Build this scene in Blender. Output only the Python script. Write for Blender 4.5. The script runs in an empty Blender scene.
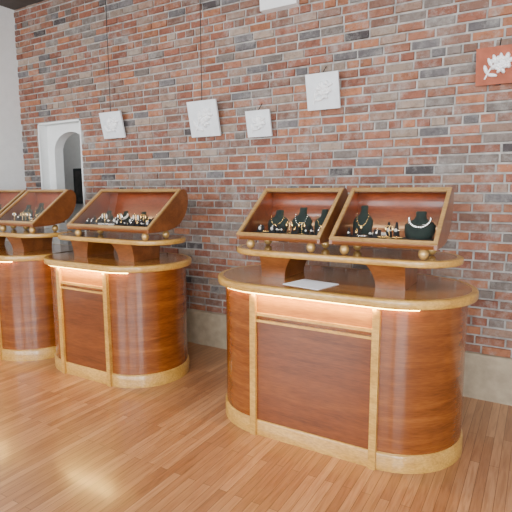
import bpy, bmesh, math, random
from mathutils import Vector, Matrix
random.seed(7)
S = bpy.context.scene
COL = S.collection

# ------------------------------------------------------------ materials
def newmat(name):
    m = bpy.data.materials.new(name); m.use_nodes = True
    nt = m.node_tree
    return m, nt, nt.nodes['Principled BSDF']
def N(nt, t, **kw):
    n = nt.nodes.new(t)
    for k, v in kw.items(): setattr(n, k, v)
    return n
def ramp(nt, stops, interp='LINEAR'):
    r = N(nt, 'ShaderNodeValToRGB'); cr = r.color_ramp; cr.interpolation = interp
    while len(cr.elements) < len(stops): cr.elements.new(0.5)
    for e, (p, c) in zip(cr.elements, stops):
        e.position = p; e.color = (*c, 1)
    return r
def mixc(nt, fac, a, b, mode='MIX'):
    m = N(nt, 'ShaderNodeMix', data_type='RGBA', blend_type=mode)
    for sock, v in ((m.inputs[0], fac), (m.inputs[6], a), (m.inputs[7], b)):
        if hasattr(v, 'is_linked') or hasattr(v, 'links'): nt.links.new(v, sock)
        elif isinstance(v, (int, float)): sock.default_value = v
        else: sock.default_value = (*v, 1)
    return m.outputs[2]
def plain(name, col, rough=0.5, metal=0.0, noise=0.0, coat=0.0, emit=None, es=0):
    m, nt, b = newmat(name)
    b.inputs['Roughness'].default_value = rough
    b.inputs['Metallic'].default_value = metal
    b.inputs['Coat Weight'].default_value = coat
    tc = N(nt, 'ShaderNodeTexCoord'); ns = N(nt, 'ShaderNodeTexNoise')
    ns.inputs['Scale'].default_value = 14; ns.inputs['Detail'].default_value = 5
    nt.links.new(tc.outputs['Object'], ns.inputs['Vector'])
    k = noise
    r = ramp(nt, [(0.3, tuple(c*(1-k) for c in col)), (0.7, tuple(min(1, c*(1+k)) for c in col))])
    nt.links.new(ns.outputs['Fac'], r.inputs['Fac'])
    nt.links.new(r.outputs['Color'], b.inputs['Base Color'])
    if emit:
        b.inputs['Emission Color'].default_value = (*emit, 1)
        b.inputs['Emission Strength'].default_value = es
    return m
def wood(name, c1, c2, c3, mscale, rough=0.3, coat=0.3, nscale=3.0):
    m, nt, b = newmat(name)
    tc = N(nt, 'ShaderNodeTexCoord'); mp = N(nt, 'ShaderNodeMapping')
    mp.inputs['Scale'].default_value = mscale
    nt.links.new(tc.outputs['Object'], mp.inputs['Vector'])
    n1 = N(nt, 'ShaderNodeTexNoise'); n1.inputs['Scale'].default_value = nscale
    n1.inputs['Detail'].default_value = 6; n1.inputs['Distortion'].default_value = 0.6
    nt.links.new(mp.outputs[0], n1.inputs['Vector'])
    r = ramp(nt, [(0.28, c1), (0.5, c2), (0.74, c3)])
    nt.links.new(n1.outputs['Fac'], r.inputs['Fac'])
    n2 = N(nt, 'ShaderNodeTexNoise'); n2.inputs['Scale'].default_value = nscale*9
    n2.inputs['Detail'].default_value = 3
    nt.links.new(mp.outputs[0], n2.inputs['Vector'])
    r2 = ramp(nt, [(0.35, (0.72, 0.69, 0.65)), (0.65, (1, 1, 1))])
    nt.links.new(n2.outputs['Fac'], r2.inputs['Fac'])
    o = mixc(nt, 1.0, r.outputs['Color'], r2.outputs['Color'], 'MULTIPLY')
    nt.links.new(o, b.inputs['Base Color'])
    b.inputs['Roughness'].default_value = rough
    b.inputs['Coat Weight'].default_value = coat
    b.inputs['Coat Roughness'].default_value = 0.10
    return m

M_body = wood('mahogany_veneer', (0.145, 0.036, 0.005), (0.225, 0.060, 0.008), (0.31, 0.092, 0.014), (1.2, 1.2, 12.0), 0.27, 0.45, 1.6)
M_panel = wood('dark_mahogany_panel', (0.12, 0.029, 0.005), (0.185, 0.046, 0.008), (0.245, 0.068, 0.011), (1.0, 1.0, 10.0), 0.28, 0.4, 1.6)
M_fascia_glow = wood('fascia_wood_painted_glow', (0.30, 0.11, 0.012), (0.38, 0.15, 0.018), (0.46, 0.20, 0.028), (1.0, 1.0, 10.0), 0.35, 0.1, 1.6)  # lighter orange wood: LED glow under the rim painted into the base colour
M_maple = wood('golden_maple', (0.49, 0.25, 0.045), (0.59, 0.32, 0.065), (0.67, 0.39, 0.095), (2.0, 5.0, 6.0), 0.3, 0.3, 2.0)
M_top = wood('honey_wood_top', (0.29, 0.115, 0.026), (0.37, 0.155, 0.037), (0.44, 0.20, 0.053), (1.5, 9.0, 9.0), 0.18, 0.5, 1.8)
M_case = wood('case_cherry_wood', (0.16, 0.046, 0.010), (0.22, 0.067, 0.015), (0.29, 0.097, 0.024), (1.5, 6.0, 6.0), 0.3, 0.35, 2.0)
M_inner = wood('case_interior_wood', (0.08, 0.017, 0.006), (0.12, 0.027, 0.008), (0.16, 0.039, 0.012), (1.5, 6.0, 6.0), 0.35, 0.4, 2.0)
M_caseframe = wood('case_frame_wood', (0.40, 0.22, 0.075), (0.48, 0.28, 0.10), (0.56, 0.34, 0.13), (2, 6, 6), 0.3, 0.3, 2.0)
M_gold = plain('brass_gold', (0.85, 0.58, 0.22), 0.25, 1.0, 0.05)
M_silver = plain('silver', (0.85, 0.85, 0.82), 0.2, 1.0, 0.03)
M_pearl = plain('pearl', (0.85, 0.82, 0.76), 0.25, 0, 0.04, 0.5)
M_velvet = plain('dark_green_velvet', (0.012, 0.024, 0.019), 0.9, 0, 0.3)
M_black = plain('black_velvet', (0.010, 0.010, 0.012), 0.85, 0, 0.2)
M_ball = plain('gold_ball_paint', (0.58, 0.36, 0.12), 0.3, 0.4, 0.05, 0.3)
M_white = plain('white_plaster', (0.84, 0.85, 0.84), 0.8, 0, 0.03)
M_plaque = plain('plaque_ceramic', (0.76, 0.78, 0.80), 0.6, 0, 0.05)
M_relief = plain('plaque_relief_glaze', (0.95, 0.95, 0.95), 0.4, 0, 0.02)
M_terra = plain('terracotta_board', (0.34, 0.09, 0.045), 0.75, 0, 0.2)
M_wire = plain('wire_dark', (0.03, 0.03, 0.03), 0.5, 0.5)
M_ceil = plain('ceiling_dark', (0.08, 0.068, 0.06), 0.8, 0, 0.15)
M_paper = plain('paper', (0.90, 0.93, 0.99), 0.7, 0, 0.01)
M_metal = plain('window_frame_metal', (0.06, 0.06, 0.06), 0.4, 0.6)
M_plastic = plain('white_plastic', (0.8, 0.8, 0.8), 0.4)
M_led = plain('warm_led', (1, 0.6, 0.2), 0.5, emit=(1.0, 0.66, 0.16), es=40)
M_pic = plain('picture_dark_print', (0.05, 0.045, 0.04), 0.4, 0, 0.5)

def glassmat():
    m = bpy.data.materials.new('case_glass'); m.use_nodes = True
    nt = m.node_tree; nt.nodes.clear()
    o = N(nt, 'ShaderNodeOutputMaterial'); mx = N(nt, 'ShaderNodeMixShader')
    t = N(nt, 'ShaderNodeBsdfTransparent'); g = N(nt, 'ShaderNodeBsdfGlossy')
    mx.inputs[0].default_value = 0.12
    g.inputs['Roughness'].default_value = 0.02
    nt.links.new(t.outputs[0], mx.inputs[1]); nt.links.new(g.outputs[0], mx.inputs[2])
    nt.links.new(mx.outputs[0], o.inputs[0]); return m
M_glass = glassmat()

def brickmat():
    m, nt, b = newmat('reclaimed_brick')
    at = N(nt, 'ShaderNodeAttribute', attribute_name='bcol')
    tc = N(nt, 'ShaderNodeTexCoord')
    n = N(nt, 'ShaderNodeTexNoise'); n.inputs['Scale'].default_value = 22; n.inputs['Detail'].default_value = 8
    n.inputs['Roughness'].default_value = 0.7
    nt.links.new(tc.outputs['Object'], n.inputs['Vector'])
    r = ramp(nt, [(0.3, (0.58, 0.55, 0.55)), (0.55, (1, 1, 1)), (0.75, (1.0, 1.0, 1.0))])
    nt.links.new(n.outputs['Fac'], r.inputs['Fac'])
    c = mixc(nt, 1.0, at.outputs['Color'], r.outputs['Color'], 'MULTIPLY')
    n2 = N(nt, 'ShaderNodeTexNoise'); n2.inputs['Scale'].default_value = 5; n2.inputs['Detail'].default_value = 11
    n2.inputs['Roughness'].default_value = 0.80
    nt.links.new(tc.outputs['Object'], n2.inputs['Vector'])
    r2 = ramp(nt, [(0.49, (0, 0, 0)), (0.59, (0.32, 0.32, 0.32)), (0.71, (0.85, 0.85, 0.85))])
    nt.links.new(n2.outputs['Fac'], r2.inputs['Fac'])
    c = mixc(nt, r2.outputs['Color'], c, (0.40, 0.38, 0.35))
    nt.links.new(c, b.inputs['Base Color']); b.inputs['Roughness'].default_value = 0.75
    bp = N(nt, 'ShaderNodeBump'); bp.inputs['Strength'].default_value = 0.8; bp.inputs['Distance'].default_value = 0.01
    nt.links.new(n.outputs['Fac'], bp.inputs['Height']); nt.links.new(bp.outputs[0], b.inputs['Normal'])
    return m
M_brick = brickmat()
M_mortar = plain('lime_mortar', (0.34, 0.32, 0.295), 0.9, 0, 0.35)
M_conc = plain('tan_concrete', (0.38, 0.305, 0.21), 0.75, 0, 0.15)

def floormat():
    m, nt, b = newmat('oak_strip_floor')
    tc = N(nt, 'ShaderNodeTexCoord'); mp = N(nt, 'ShaderNodeMapping')
    mp.inputs['Rotation'].default_value = (0, 0, math.radians(90))
    nt.links.new(tc.outputs['Object'], mp.inputs['Vector'])
    bt = N(nt, 'ShaderNodeTexBrick'); bt.offset = 0.37
    bt.inputs['Color1'].default_value = (0, 0, 0, 1); bt.inputs['Color2'].default_value = (1, 1, 1, 1)
    bt.inputs['Mortar'].default_value = (0.5, 0.5, 0.5, 1)
    bt.inputs['Scale'].default_value = 1.0; bt.inputs['Mortar Size'].default_value = 0.0013
    bt.inputs['Brick Width'].default_value = 0.95; bt.inputs['Row Height'].default_value = 0.05
    nt.links.new(mp.outputs[0], bt.inputs['Vector'])
    r = ramp(nt, [(0, (0.34, 0.148, 0.062)), (0.35, (0.41, 0.188, 0.080)), (0.7, (0.46, 0.22, 0.096)), (1, (0.54, 0.275, 0.13))])
    nt.links.new(bt.outputs['Color'], r.inputs['Fac'])
    mp2 = N(nt, 'ShaderNodeMapping'); mp2.inputs['Scale'].default_value = (28, 2.2, 1)
    nt.links.new(tc.outputs['Object'], mp2.inputs['Vector'])
    n = N(nt, 'ShaderNodeTexNoise'); n.inputs['Scale'].default_value = 2.2; n.inputs['Detail'].default_value = 7
    n.inputs['Distortion'].default_value = 0.8
    nt.links.new(mp2.outputs[0], n.inputs['Vector'])
    r2 = ramp(nt, [(0.3, (0.72, 0.66, 0.62)), (0.6, (1, 1, 1))])
    nt.links.new(n.outputs['Fac'], r2.inputs['Fac'])
    c = mixc(nt, 1.0, r.outputs['Color'], r2.outputs['Color'], 'MULTIPLY')
    c = mixc(nt, bt.outputs['Fac'], c, (0.14, 0.06, 0.025))
    nt.links.new(c, b.inputs['Base Color'])
    r3 = ramp(nt, [(0.3, (0.28, 0.28, 0.28)), (0.7, (0.38, 0.38, 0.38))])
    nt.links.new(n.outputs['Fac'], r3.inputs['Fac']); nt.links.new(r3.outputs['Color'], b.inputs['Roughness'])
    b.inputs['Coat Weight'].default_value = 0.6; b.inputs['Coat Roughness'].default_value = 0.15
    bp = N(nt, 'ShaderNodeBump'); bp.inputs['Strength'].default_value = 0.12; bp.inputs['Distance'].default_value = 0.002
    nt.links.new(n.outputs['Fac'], bp.inputs['Height']); nt.links.new(bp.outputs[0], b.inputs['Normal'])
    return m
M_floor = floormat()

# ------------------------------------------------------------ mesh helpers
class MB:
    """accumulates geometry with several materials into one mesh"""
    def __init__(s): s.v = []; s.f = []; s.mi = []; s.sm = []; s.mats = []
    def m(s, mat):
        if mat not in s.mats: s.mats.append(mat)
        return s.mats.index(mat)
    def add(s, vs, fs, mat, smooth=False):
        o = len(s.v); s.v += [tuple(v) for v in vs]; k = s.m(mat)
        for f in fs:
            s.f.append(tuple(o+i for i in f)); s.mi.append(k); s.sm.append(smooth)
    def box(s, a, b, mat, rot=None, piv=None):
        x0, y0, z0 = a; x1, y1, z1 = b
        vs = [Vector(p) for p in ((x0,y0,z0),(x1,y0,z0),(x1,y1,z0),(x0,y1,z0),(x0,y0,z1),(x1,y0,z1),(x1,y1,z1),(x0,y1,z1))]
        if rot is not None:
            p = Vector(piv); vs = [rot @ (v-p) + p for v in vs]
        s.add(vs, [(0,3,2,1),(4,5,6,7),(0,1,5,4),(1,2,6,5),(2,3,7,6),(3,0,4,7)], mat)
    def prism(s, prof, x0, x1, mat, smooth=False):
        n = len(prof)
        vs = [(x0, y, z) for y, z in prof] + [(x1, y, z) for y, z in prof]
        s.add(vs, [(i, (i+1) % n, n+(i+1) % n, n+i) for i in range(n)], mat, smooth)
        s.add([(x0, y, z) for y, z in prof], [tuple(range(n))[::-1]], mat)
        s.add([(x1, y, z) for y, z in prof], [tuple(range(n))], mat)
    def ell(s, c, r, mat, rot=None, nu=12, nv=8):
        vs = []; fs = []
        for j in range(nv+1):
            th = math.pi*j/nv
            for i in range(nu):
                ph = 2*math.pi*i/nu
                p = Vector((r[0]*math.sin(th)*math.cos(ph), r[1]*math.sin(th)*math.sin(ph), r[2]*math.cos(th)))
                if rot is not None: p = rot @ p
                vs.append(p + Vector(c))
        for j in range(nv):
            for i in range(nu):
                fs.append((j*nu+i, (j+1)*nu+i, (j+1)*nu+(i+1) % nu, j*nu+(i+1) % nu))
        s.add(vs, fs, mat, True)
    def tube(s, pts, r, mat, n=6):
        pts = [Vector(p) for p in pts]; vs = []; fs = []
        for k, p in enumerate(pts):
            d = (pts[min(k+1, len(pts)-1)] - pts[max(k-1, 0)]).normalized()
            a = d.orthogonal().normalized(); b = d.cross(a)
            for i in range(n):
                t = 2*math.pi*i/n; vs.append(p + r*(math.cos(t)*a + math.sin(t)*b))
        for k in range(len(pts)-1):
            for i in range(n):
                fs.append((k*n+i, k*n+(i+1) % n, (k+1)*n+(i+1) % n, (k+1)*n+i))
        s.add(vs, fs, mat, True)
    def loft(s, rings, mat, smooth=True, cap0=None, cap1=None):
        n = len(rings[0]); vs = [p for r in rings for p in r]; fs = []
        for k in range(len(rings)-1):
            for i in range(n):
                fs.append((k*n+i, k*n+(i+1) % n, (k+1)*n+(i+1) % n, (k+1)*n+i))
        s.add(vs, fs, mat, smooth)
        if cap0: s.add(rings[0], [tuple(range(n))[::-1]], cap0)
        if cap1: s.add(rings[-1], [tuple(range(n))], cap1)
    def obj(s, name, parent=None, loc=None, autos=None):
        me = bpy.data.meshes.new(name); 
        L = Vector(loc) if loc else Vector((0,0,0))
        me.from_pydata([tuple(Vector(v)-L) for v in s.v], [], s.f)
        for mt in s.mats: me.materials.append(mt)
        me.polygons.foreach_set('material_index', s.mi)
        me.polygons.foreach_set('use_smooth', s.sm)
        me.update(); bm = bmesh.new(); bm.from_mesh(me)
        bmesh.ops.recalc_face_normals(bm, faces=bm.faces); bm.to_mesh(me); bm.free()
        o = bpy.data.objects.new(name, me); o.location = L; COL.objects.link(o)
        if parent:
            o.parent = parent; o.location = L - parent.location
        return o
def empty(name, loc):
    e = bpy.data.objects.new(name, None); e.location = loc; e.empty_display_size = 0.1; COL.objects.link(e); return e

def stadium(xa, xb, yc, r, z, n=24):
    """outline with straight section xa..xb and end radius r"""
    pts = []
    for i in range(n+1):
        t = -math.pi/2 + math.pi*i/n; pts.append((xb + r*math.cos(t), yc + r*math.sin(t), z))
    for i in range(n+1):
        t = math.pi/2 + math.pi*i/n; pts.append((xa + r*math.cos(t), yc + r*math.sin(t), z))
    return pts
def slab(mb, xa, xb, yc, r, z0, z1, edge, top, bev=0.008):
    rg = [(r-bev, z0), (r-bev*0.3, z0+bev*0.3), (r, z0+bev), (r, z1-bev), (r-bev*0.3, z1-bev*0.3), (r-bev, z1)]
    mb.loft([stadium(xa, xb, yc, q, z) for q, z in rg], edge, True, cap0=edge)
    mb.loft([stadium(xa, xb, yc, q, z) for q, z in ((r-bev, z1), (r-0.035, z1))], edge, False)
    mb.add(stadium(xa, xb, yc, r-0.035, z1), [tuple(range(50))], top)

def area(name, loc, rotm, sx, sy, power, col, parent=None):
    l = bpy.data.lights.new(name, 'AREA'); l.shape = 'RECTANGLE'; l.size = sx; l.size_y = sy
    l.energy = power; l.color = col
    o = bpy.data.objects.new(name, l); COL.objects.link(o)
    o.rotation_euler = rotm
    if parent: o.parent = parent; o.location = Vector(loc) - parent.location
    else: o.location = loc
    return o

# ------------------------------------------------------------ room
XL, XR, YB, YF, ZC = -5.60, 3.6, 3.8, -3.2, 3.7
DX0, DX1, DZ = -5.28, -4.52, 2.35
BX = -8.2   # left end of back room

def room():
    mb = MB(); mb.box((BX, YF-0.2, -0.1), (XR+0.2, YB+1.7, 0), M_floor); mb.obj('floor')
    mb = MB(); mb.box((BX, YF-0.2, ZC), (XR+0.2, YB+1.7, ZC+0.1), M_ceil); mb.obj('ceiling')
    # brick wall
    mb = MB()
    mb.box((XL-0.2, YB, 0), (DX0, YB+0.22, ZC), M_mortar)
    mb.box((DX1, YB, 0), (XR+0.2, YB+0.22, ZC), M_mortar)
    mb.box((DX0, YB, DZ), (DX1, YB+0.22, ZC), M_mortar)
    cols = []
    nb = len(mb.v); cols = [(0.3, 0.3, 0.3)]*nb
    pal = [((0.24,0.085,0.050),8), ((0.29,0.115,0.066),7), ((0.21,0.105,0.072),5), ((0.18,0.145,0.125),3), ((0.27,0.165,0.118),4),
           ((0.14,0.125,0.125),2), ((0.31,0.225,0.17),2), ((0.34,0.13,0.062),4), ((0.06,0.048,0.048),1)]
    bag = [c for c, w in pal for _ in range(w)]
    z = 0.345; k = 0; ch = 0.0695
    while z < ZC:
        header = (k % 7 == 3)
        bl = 0.098 if header else 0.197
        x = XL - random.random()*0.2 - (0.1 if k % 2 else 0)
        zz = min(z+ch-0.011, ZC)
        while x < XR:
            w = bl*random.uniform(0.94, 1.04); xa, xb = x, x+w; x = xb+0.011
            xa = max(xa, XL); xb = min(xb, XR)
            if xb-xa < 0.02: continue
            if z < DZ and xb > DX0 and xa < DX1:
                if xa < DX0-0.03: xb = DX0
                elif xb > DX1+0.03: xa = DX1
                else: continue
                if xb-xa < 0.02: continue
            d = YB - random.uniform(0.004, 0.016)
            j = lambda: random.uniform(-0.003, 0.003)
            y1 = YB+0.004; b = 0.004
            vs = [(xa, y1, z), (xb, y1, z), (xb, y1, zz), (xa, y1, zz),
                  (xa+b+j(), d+j()*.6, z+b+j()*.6), (xb-b+j(), d+j()*.6, z+b+j()*.6), (xb-b+j(), d+j()*.6, zz-b+j()*.6), (xa+b+j(), d+j()*.6, zz-b+j()*.6)]
            mb.add(vs, [(4,5,6,7), (0,1,5,4), (1,2,6,5), (2,3,7,6), (3,0,4,7)], M_brick)
            c = random.choice(bag); s = random.uniform(0.82, 1.2)
            cols += [tuple(q*s for q in c)]*8
        z += ch; k += 1
    o = mb.obj('wall_back')
    at = o.data.attributes.new('bcol', 'FLOAT_COLOR', 'POINT')
    flat = []
    for c in cols: flat += [c[0], c[1], c[2], 1.0]
    at.data.foreach_set('color', flat)
    # concrete base band
    mb = MB(); prof = [(YB, 0), (YB-0.035, 0), (YB-0.035, 0.325), (YB-0.025, 0.34), (YB, 0.345)]
    mb.prism(prof, DX1+0.02, XR, M_conc); mb.prism(prof, XL, DX0-0.02, M_conc); mb.obj('baseboard_back')
    # left wall
    mb = MB(); mb.box((XL-0.15, YF, 0), (XL, YB, ZC), M_white); mb.obj('wall_left')
    mb = MB(); mb.box((XR, YF, 0), (XR+0.15, YB, ZC), M_white); mb.obj('wall_right')
    # storefront (front wall) with three window openings
    mb = MB(); wx = [(-4.9, -2.5), (-2.0, 0.4), (0.9, 3.2)]
    mb.box((XL, YF-0.15, 0), (XR, YF, 0.5), M_white); mb.box((XL, YF-0.15, 3.3), (XR, YF, ZC), M_white)
    e = [XL]+[q for w in wx for q in w]+[XR]
    for i in range(0, len(e), 2): mb.box((e[i], YF-0.15, 0.5), (e[i+1], YF, 3.3), M_white)
    mb.obj('wall_front')
    for i, (a, b) in enumerate(wx):
        mb = MB(); t = 0.05
        mb.box((a, YF-0.1, 0.5), (a+t, YF-0.04, 3.3), M_metal); mb.box((b-t, YF-0.1, 0.5), (b, YF-0.04, 3.3), M_metal)
        mb.box((a+t, YF-0.1, 0.5), (b-t, YF-0.04, 0.5+t), M_metal); mb.box((a+t, YF-0.1, 3.3-t), (b-t, YF-0.04, 3.3), M_metal)
        c = (a+b)/2; mb.box((c-t/2, YF-0.1, 0.5+t), (c+t/2, YF-0.04, 3.3-t), M_metal)
        mb.box((a+t, YF-0.1, 2.5), (b-t, YF-0.04, 2.5+t), M_metal)
        mb.obj('window_%d' % (i+1))
        area('window_daylight_%d' % (i+1), (c, YF-0.25, 1.9), (math.radians(90), 0, 0), b-a, 2.8, P_WIN[i], (0.91, 0.96, 1.0))
    # arch door: plaster infill with arched opening
    mb = MB(); y0, y1 = YB+0.10, YB+0.22
    ax0, ax1 = DX0+0.14, DX1-0.03; cx = (ax0+ax1)/2; rr = (ax1-ax0)/2; zs = 2.24-rr*0.75
    mb.box((DX0, y0, 0), (ax0, y1, DZ), M_white); mb.box((ax1, y0, 0), (DX1, y1, DZ), M_white)
    n = 16; arc = [(cx - rr*math.cos(math.pi*i/n), zs + 0.75*rr*math.sin(math.pi*i/n)) for i in range(n+1)]
    for i in range(n):
        (xa, za), (xb, zb) = arc[i], arc[i+1]
        mb.add([(xa,y0,za),(xb,y0,zb),(xb,y0,DZ),(xa,y0,DZ),(xa,y1,za),(xb,y1,zb),(xb,y1,DZ),(xa,y1,DZ)],
               [(0,1,2,3),(4,7,6,5),(0,4,5,1)], M_white)
    # reveals of the brick opening
    mb.box((DX0, YB-0.012, 0), (DX0+0.02, y0, DZ), M_white); mb.box((DX1-0.02, YB-0.012, 0), (DX1, y0, DZ), M_white)
    mb.box((DX0, YB-0.012, DZ-0.02), (DX1, y0, DZ), M_white)
    mb.obj('door_1')
    # back room
    mb = MB(); mb.box((BX, YB+1.5, 0), (-2.4, YB+1.7, ZC), M_white); mb.obj('wall_backroom')
    mb = MB(); mb.box((-2.5, YB+0.22, 0), (-2.4, YB+1.5, ZC), M_white); mb.obj('wall_backroom_right')
    mb = MB(); mb.box((BX, YB+0.22, 0), (BX+0.1, YB+1.5, ZC), M_white); mb.obj('wall_backroom_left')
    area('backroom_ceiling_light', (-5.6, YB+0.9, ZC-0.05), (0, 0, 0), 0.6, 0.6, 20, (1, 0.98, 0.95))
    # added fill panels on the unseen ceiling, to brighten counter and shelf tops
    for i, x in enumerate((-4.4, -2.4, -0.4, 1.4)):
        root = empty('added_fill_panel', (x, 1.6, ZC))
        mb = MB(); mb.box((x-0.32, 1.28, ZC-0.06), (x+0.32, 1.34, ZC-0.001), M_plastic); mb.box((x-0.32, 1.86, ZC-0.06), (x+0.32, 1.92, ZC-0.001), M_plastic)
        mb.box((x-0.32, 1.34, ZC-0.06), (x-0.26, 1.86, ZC-0.001), M_plastic); mb.box((x+0.26, 1.34, ZC-0.06), (x+0.32, 1.86, ZC-0.001), M_plastic)
        mb.obj('added_fill_housing', root, (x, 1.6, ZC))
        area('added_fill_light', (x, 1.6, ZC-0.03), (0, 0, 0), 0.5, 0.5, 22, (0.96, 0.98, 1.0), root)
P_WIN = (270, 270, 400)
room()

# ------------------------------------------------------------ display counters
ZT = 0.98
ZS = 1.16
def counter(xa, xb, sl, yfr=2.50, R=0.40, sr=0.27):
    YFR = yfr; YC = yfr + R
    cx = (xa+xb)/2
    root = empty('display_counter', (cx, YC, 0))
    mb = MB()
    mb.loft([stadium(xa, xb, YC, R, 0.10), stadium(xa, xb, YC, R, ZT-0.05)], M_body, True, cap0=M_body, cap1=M_body)
    mb.obj('body', root, (cx, YC, 0))
    mb = MB()
    mb.loft([stadium(xa, xb, YC, q, z) for q, z in ((R+0.012, 0), (R+0.012, 0.095), (R+0.006, 0.103), (R, 0.105))], M_maple, True, cap0=M_maple)
    mb.obj('plinth', root, (cx, YC, 0))
    mb = MB(); slab(mb, xa, xb, YC, R+0.052, ZT-0.05, ZT, M_maple, M_top, 0.01)
    mb.obj('counter_top', root, (cx, YC, 0))
    # front trim
    mb = MB()
    for x in (xa, xb):
        mb.box((x-0.02, YFR-0.028, 0), (x+0.02, YFR+0.004, ZT-0.062), M_maple)
    mb.box((xa+0.02, YFR-0.02, 0.785), (xb-0.02, YFR+0.002, 0.803), M_maple)
    mb.box((xa+0.02, YFR-0.02, 0.745), (xb-0.02, YFR+0.002, 0.760), M_maple)
    mb.obj('front_trim', root, (cx, YC, 0))
    mb = MB()
    mb.box((xa+0.02, YFR-0.008, 0.105), (xb-0.02, YFR+0.002, 0.744), M_panel)
    mb.box((xa+0.02, YFR-0.004, 0.803), (xb-0.02, YFR+0.002, ZT-0.052), M_fascia_glow)  # upper band, glow from the LEDs is in its colour
    mb.obj('front_panel', root, (cx, YC, 0))
    # LED rope tucked under the rim: round the left end and along the front
    pts = [p for p in stadium(xa, xb, YC, R+0.024, ZT-0.0545)]
    led = pts[26+6:] + pts[:5]
    mb = MB(); mb.tube(led, 0.004, M_led); mb.obj('led_strip', root, (cx, YC, 0))
    area('led_light', (cx, YFR-0.034, ZT-0.060), (0, 0, 0), xb-xa, 0.008, 6.0, (1, 0.66, 0.15), root)
    # upper shelf
    sy = YC + 0.04
    sx0, sx1 = cx - sl/2 + sr, cx + sl/2 - sr
    mb = MB(); slab(mb, sx0, sx1, sy, sr, ZS-0.038, ZS, M_maple, M_top, 0.008)
    mb.obj('upper_shelf', root, (cx, YC, 0))
    # supports (concave sided blocks)
    mb = MB()
    for s in (-1, 1):
        px = cx + s*((xb-xa)/2)
        rings = []
        for i in range(9):
            t = i/8; z = ZT + t*(ZS-0.038-ZT); pinch = 0.06*t*t
            xo, xi = px + s*0.085, px - s*(0.085+pinch)
            xa_, xb_ = min(xo, xi), max(xo, xi)
            ya, yb = sy-0.20-0.03*t*t, sy+0.10+0.03*t*t
            rings.append([(xa_,ya,z),(xb_,ya,z),(xb_,yb,z),(xa_,yb,z)])
        mb.loft(rings, M_case, False, cap0=M_case, cap1=M_case)
    mb.obj('shelf_supports', root, (cx, YC, 0))
    return root

CP = [(0,0),(0.0,0.025),(0.40,0.328),(0.43,0.336),(0.462,0.323),(0.484,0.29),(0.488,0.235),(0.475,0.175),(0.44,0.112),(0.385,0.058),(0.31,0.021),(0.21,0.004),(0.10,0)]
Z0 = ZS + 0.065
def case(x0, x1, y0=2.70, z0=Z0, led=1.5):
    cx = (x0+x1)/2; root = empty('jewelry_display_case', (cx, y0+0.22, z0-0.065))
    loc = (cx, y0+0.22, z0)
    W = [(y0+y, z0+z) for y, z in CP]
    cen = (y0+0.29, z0+0.15)
    def off(p, d):
        v = Vector((p[0]-cen[0], p[1]-cen[1])); l = v.length; v *= (l-d)/l; return (cen[0]+v[0], cen[1]+v[1])
    mb = MB(); mb.prism(W, x0, x0+0.018, M_case, False); mb.prism(W, x1-0.018, x1, M_case, False)
    mb.obj('end_panels', root, loc)
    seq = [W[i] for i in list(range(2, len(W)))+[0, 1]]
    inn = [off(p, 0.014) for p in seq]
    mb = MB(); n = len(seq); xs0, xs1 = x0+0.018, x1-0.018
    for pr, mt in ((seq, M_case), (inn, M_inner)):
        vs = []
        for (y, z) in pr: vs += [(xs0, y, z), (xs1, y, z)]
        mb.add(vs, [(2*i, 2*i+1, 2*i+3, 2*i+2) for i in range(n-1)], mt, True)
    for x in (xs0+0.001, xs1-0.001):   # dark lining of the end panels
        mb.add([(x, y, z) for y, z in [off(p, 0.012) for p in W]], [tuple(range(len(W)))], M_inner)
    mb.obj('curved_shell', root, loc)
    # front frame on sloped face
    a = Vector((0, W[1][0], W[1][1])); b = Vector((0, W[2][0], W[2][1])); d = (b-a).normalized(); nrm = Vector((0, -d.z, d.y))
    L = (b-a).length
    def bar(xa, xb, s0, s1, t, mat, m, base=-0.004):
        vs = []
        for x in (xa, xb):
            for s, h in ((s0, base), (s1, base), (s1, t), (s0, t)):
                p = a + d*s + nrm*h; vs.append((x, p.y, p.z))
        m.add(vs, [(0,1,2,3),(4,7,6,5),(0,4,5,1),(1,5,6,2),(2,6,7,3),(3,7,4,0)], mat)
    mb = MB(); w = 0.022
    bar(x0, x0+w, 0, L, 0.012, M_caseframe, mb); bar(x1-w, x1, 0, L, 0.012, M_caseframe, mb)
    bar(x0+w, x1-w, 0, w, 0.012, M_caseframe, mb); bar(x0+w, x1-w, L-w, L, 0.012, M_caseframe, mb)
    mb.obj('front_frame', root, loc)
    mb = MB()
    p, q = a+d*w, a+d*(L-w)
    mb.add([(x0+w,p.y,p.z),(x1-w,p.y,p.z),(x1-w,q.y,q.z),(x0+w,q.y,q.z)], [(0,1,2,3)], M_glass); mb.obj('glass_pane', root, loc)
    mb = MB()
    mb.box((x0+0.022, y0+0.06, z0+0.02), (x1-0.022, y0+0.36, z0+0.035), M_black)
    mb.obj('velvet_deck', root, loc)
    mb = MB()
    for x in (x0+0.08, x1-0.08):
        for y in (y0+0.05, y0+0.29):
            mb.ell((x, y, z0-0.032), (0.029, 0.029, 0.033), M_ball)
    mb.obj('ball_feet', root, loc)
    area('case_light', (cx, y0+0.41, z0+0.305), (math.radians(0), 0, 0), (x1-x0)-0.08, 0.015, led, (1, 0.66, 0.34), root)
    return root

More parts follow.
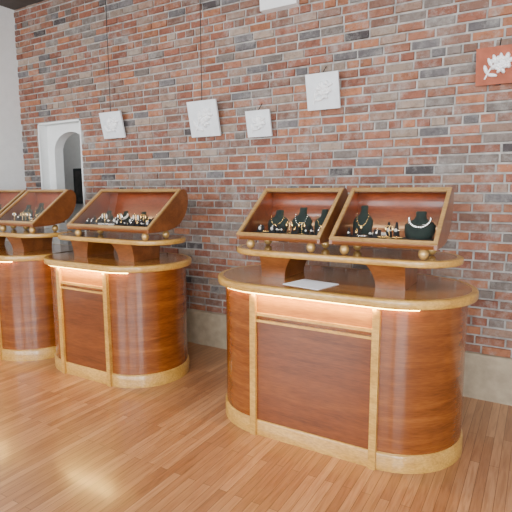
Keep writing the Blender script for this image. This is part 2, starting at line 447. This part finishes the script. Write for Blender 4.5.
def bust(x, y, z, h=0.17, w=0.12, metal=M_gold, style=0, mat=None):
    """neck-form jewellery bust leaning back, with necklace"""
    mat = mat or M_velvet
    mb = MB(); rings = []
    prof = [(0, 0.40, 0.22), (0.08, 0.46, 0.24), (0.30, 0.50, 0.24), (0.48, 0.50, 0.22), (0.60, 0.40, 0.20), (0.70, 0.22, 0.17), (0.82, 0.17, 0.15), (0.95, 0.18, 0.15), (1.0, 0.15, 0.12)]
    lean = 0.28
    for t, rx, ry in prof:
        rings.append([(x + w*rx*math.cos(2*math.pi*i/16), y + lean*h*t + w*ry*math.sin(2*math.pi*i/16), z + h*t) for i in range(16)])
    mb.loft(rings, mat, True, cap0=mat, cap1=mat)
    n = 15
    for i in range(n):
        t = math.pi*i/(n-1); u = math.cos(t)*0.30*w*(1.15 if style else 1)
        zz = 0.72 - (0.40 if style == 0 else 0.30)*math.sin(t)
        ry = 0.20 if zz < 0.6 else 0.17
        yy = y + lean*h*zz - w*ry*math.sqrt(max(0.1, 1-(u/(0.5*w))**2)) - 0.003
        r = 0.0045 if style == 0 else 0.008
        mb.ell((x+u, yy, z+h*zz), (r, r*0.8, r*(1 if style == 0 else 1.6)), metal, nu=8, nv=6)
    if style == 0:
        zz = 0.26; mb.ell((x, y+lean*h*zz-w*0.24-0.003, z+h*zz), (0.009, 0.005, 0.019), metal)
    return mb.obj('necklace_bust', None, (x, y, z))

def assortment(x0, x1, y0, y1, z, n, g=1.0):
    """small jewellery: rings on cones, earrings stands, beads, pads: one object"""
    mb = MB(); random.seed(int(abs(x0*1000))+n)
    for i in range(n):
        x = x0 + (x1-x0)*(i+0.5)/n + random.uniform(-0.006, 0.006); y = random.uniform(y0, y1)
        k = random.choice([0, 1, 2, 3]); mt = random.choice([M_gold, M_gold, M_silver, M_pearl])
        if k == 0:   # ring cone
            rg = [[(x+g*r*math.cos(a*math.pi/5), y+g*r*math.sin(a*math.pi/5), z+g*h) for a in range(10)] for r, h in ((0.011, 0), (0.009, 0.02), (0.004, 0.045), (0.002, 0.048))]
            mb.loft(rg, M_black, True, cap0=M_black, cap1=M_black)
            mb.tube([(x+g*0.010*math.cos(a*math.pi/6), y+g*0.010*math.sin(a*math.pi/6), z+g*0.02) for a in range(13)], 0.0025*g, mt)
            mb.ell((x, y-g*0.012, z+g*0.022), (0.006*g, 0.005*g, 0.006*g), M_pearl, nu=8, nv=6)
        elif k == 1:  # earring stand
            mb.box((x-0.012*g, y-0.008*g, z), (x+0.012*g, y+0.008*g, z+0.004), M_gold)
            mb.tube([(x, y, z+0.004), (x, y, z+0.06*g)], 0.002*g, M_gold)
            mb.tube([(x-0.018*g, y, z+0.06*g), (x, y, z+0.063*g), (x+0.018*g, y, z+0.06*g)], 0.002*g, M_gold)
            for s in (-1, 1): mb.ell((x+s*0.017*g, y-0.002, z+0.045*g), (0.006*g, 0.004*g, 0.015*g), mt, nu=8, nv=6)
        elif k == 2:  # bracelet
            for a in range(14):
                t = 2*math.pi*a/14; mb.ell((x+g*0.022*math.cos(t), y+g*0.018*math.sin(t), z+0.006*g), (0.005*g, 0.005*g, 0.006*g), mt, nu=8, nv=5)
        else:        # wedge pad with pendant
            mb.add([(x-0.018*g,y-0.015*g,z),(x+0.018*g,y-0.015*g,z),(x+0.018*g,y+0.02*g,z),(x-0.018*g,y+0.02*g,z),(x-0.018*g,y+0.018*g,z+0.04*g),(x+0.018*g,y+0.018*g,z+0.04*g)],
                   [(0,3,2,1),(0,1,5,4),(2,3,4,5),(0,4,3),(1,2,5)], M_black)
            mb.ell((x, y-0.003*g, z+0.024*g), (0.009*g, 0.006*g, 0.011*g), mt, nu=8, nv=6)
            mb.ell((x, y+0.008*g, z+0.038*g), (0.004*g, 0.004*g, 0.005*g), mt, nu=8, nv=6)
    return mb.obj('jewelry_assortment', None, ((x0+x1)/2, (y0+y1)/2, z))

ZD = Z0 + 0.035
# right (nearest) counter
counter(-1.485, -0.715, 1.49)
case(-1.74, -1.14); case(-1.08, -0.46)
bust(-0.97, 2.98, ZD, 0.19, 0.13, M_gold, 0)
bust(-0.61, 2.95, ZD, 0.16, 0.18, M_silver, 1)
assortment(-0.89, -0.72, 2.98, 3.0, ZD, 3, 1.9)
assortment(-1.03, -0.70, 2.86, 2.88, ZD, 8, 1.2)
bust(-1.58, 2.98, ZD, 0.15, 0.16, M_gold, 0); bust(-1.40, 2.98, ZD, 0.17, 0.15, M_silver, 0); bust(-1.24, 2.98, ZD, 0.16, 0.13, M_gold, 0)
assortment(-1.68, -1.20, 2.86, 2.89, ZD, 11, 1.2)
# middle counter
counter(-3.42, -2.87, 1.32, 2.58, 0.375, 0.255)
case(-3.48, -2.55, 2.72, led=2.0)
for i in range(4): bust(-3.34+i*0.21, 3.04, ZD, 0.11, 0.12, (M_gold, M_pearl, M_silver, M_gold)[i], i % 2)
assortment(-3.42, -2.60, 2.85, 2.87, ZD, 14, 1.2)
assortment(-3.42, -2.60, 2.93, 2.95, ZD, 13, 1.5)
# far left counter
counter(-5.00, -4.22, 1.50)
case(-5.18, -4.58); case(-4.53, -3.92)
bust(-4.42, 2.98, ZD, 0.15, 0.14, M_gold, 0); bust(-4.23, 2.98, ZD, 0.17, 0.14, M_gold, 0); bust(-4.05, 2.98, ZD, 0.13, 0.14, M_silver, 1)
assortment(-4.47, -4.00, 2.86, 2.89, ZD, 9, 1.3)
bust(-4.93, 2.98, ZD, 0.15, 0.14, M_gold, 0); bust(-4.74, 2.98, ZD, 0.15, 0.14, M_gold, 0)
assortment(-5.12, -4.65, 2.86, 2.89, ZD, 9, 1.3)

# paper sheet
mb = MB(); rz = Matrix.Rotation(math.radians(-12), 3, 'Z')
mb.box((-1.30, 2.53, ZT+0.0005), (-1.04, 2.75, ZT+0.003), M_paper, rz, (-1.16, 2.64, ZT)); mb.obj('paper_sheet', None, (-1.16, 2.64, ZT))

# ------------------------------------------------------------ wall plaques
def plaque(x, z, w, h, bg, relief, seed, wires=True, tilt=13):
    rnd = random.Random(seed)
    root = empty('relief_wall_plaque', (x, YB-0.02, z))
    rot = Matrix.Rotation(math.radians(tilt), 3, 'X')
    piv = Vector((x, YB-0.035, z-h/2))
    T = lambda p: rot @ (Vector(p)-piv) + piv
    y1 = YB-0.035; y0 = y1-0.018
    k = w/0.28
    mb = MB(); mb.box((x-w/2, y0, z-h/2), (x+w/2, y1, z+h/2), bg, rot, piv)
    pts = [(x-w*0.30+w*0.52*t, y0-0.004, z-h*0.34+h*0.62*t+0.03*math.sin(5*t)) for t in [i/10 for i in range(11)]]
    mb.tube([T(p) for p in pts], 0.006*k, relief)
    for i in (1, 3, 5, 7):
        p = pts[i]
        for s in (-1, 1):
            ang = math.radians(45 + s*rnd.uniform(35, 70))
            c = (p[0]+0.034*k*math.cos(ang), p[1], p[2]+0.034*k*math.sin(ang))
            mb.ell(T(c), (0.032*k, 0.016, 0.012*k), relief, rot @ Matrix.Rotation(-ang, 3, 'Y'), 10, 6)
    for (bx, bz, br) in ((pts[6][0]-0.01, pts[6][2], 0.040*k), (pts[9][0], pts[9][2], 0.042*k), (pts[3][0]+0.06*k, pts[3][2]-0.01, 0.034*k)):
        for a in range(5):
            an = 2*math.pi*a/5+rnd.random()*0.3+seed
            c = (bx+br*0.7*math.cos(an), y0-0.004, bz+br*0.7*math.sin(an))
            mb.ell(T(c), (br*0.55, 0.026, br*0.36), relief, rot @ Matrix.Rotation(-an, 3, 'Y'), 10, 6)
        mb.ell(T((bx, y0-0.012, bz)), (br*0.22, 0.016, br*0.22), relief)
    mb.obj('panel', root, (x, YB-0.02, z))
    mb = MB()
    tp = T((x, y1, z+h/2-0.01))
    mb.tube([tp, (x, tp.y+0.0, ZC-0.005)] if wires else [tp, (x, YB-0.012, z+h/2+0.06)], 0.0035, M_wire)
    mb.box((x-0.015, YB-0.045, z-h/2-0.006), (x+0.015, YB-0.002, z-h/2+0.002), M_wire)
    mb.obj('hanging_wire', root, (x, YB-0.02, z))
plaque(-3.95, 2.24, 0.31, 0.27, M_plaque, M_relief, 1)
plaque(-2.75, 2.215, 0.33, 0.325, M_plaque, M_relief, 2)
plaque(-2.165, 2.13, 0.24, 0.225, M_plaque, M_relief, 3, False)
plaque(-1.565, 2.34, 0.28, 0.28, M_plaque, M_relief, 4, False)
plaque(-0.30, 2.38, 0.28, 0.24, M_terra, M_relief, 5, False)

# emergency light box
mb = MB(); x, z = -1.98, 3.09
mb.prism([(YB, z-0.05), (YB-0.07, z-0.04), (YB-0.08, z+0.08), (YB, z+0.09)], x-0.17, x+0.17, M_plastic)
for s in (-1, 1):
    mb.ell((x+s*0.12, YB-0.09, z+0.10), (0.05, 0.05, 0.05), M_plastic)
mb.obj('emergency_light', None, (x, YB, z))

# picture in back room seen through the arch
mb = MB(); px, pz, yy = -6.30, 1.62, YB+1.5
mb.box((px-0.22, yy-0.03, pz-0.28), (px+0.22, yy-0.001, pz+0.28), M_metal)
mb.box((px-0.18, yy-0.034, pz-0.24), (px+0.18, yy-0.03, pz+0.24), M_pic); mb.obj('framed_picture', None, (px, yy, pz))

# ------------------------------------------------------------ world, camera
w = bpy.data.worlds.new('World'); S.world = w; w.use_nodes = True
nt = w.node_tree; bg = nt.nodes['Background']
sky = nt.nodes.new('ShaderNodeTexSky'); sky.sky_type = 'HOSEK_WILKIE'; sky.sun_direction = (0.3, 0.5, 0.8)
nt.links.new(sky.outputs[0], bg.inputs[0]); bg.inputs[1].default_value = 0.6

cam = bpy.data.cameras.new('camera'); co = bpy.data.objects.new('camera', cam); COL.objects.link(co)
F, PITCH, YAW, ROLL = 480, 7.83, 30.5, -0.2
cam.sensor_width = 36; cam.lens = F/512*36; cam.clip_start = 0.05
mat = Matrix.Rotation(math.radians(YAW), 4, 'Z') @ Matrix.Rotation(math.radians(90-PITCH), 4, 'X') @ Matrix.Rotation(math.radians(ROLL), 4, 'Z')
mat.translation = (0, 0, 1.55); co.matrix_world = mat
S.camera = co
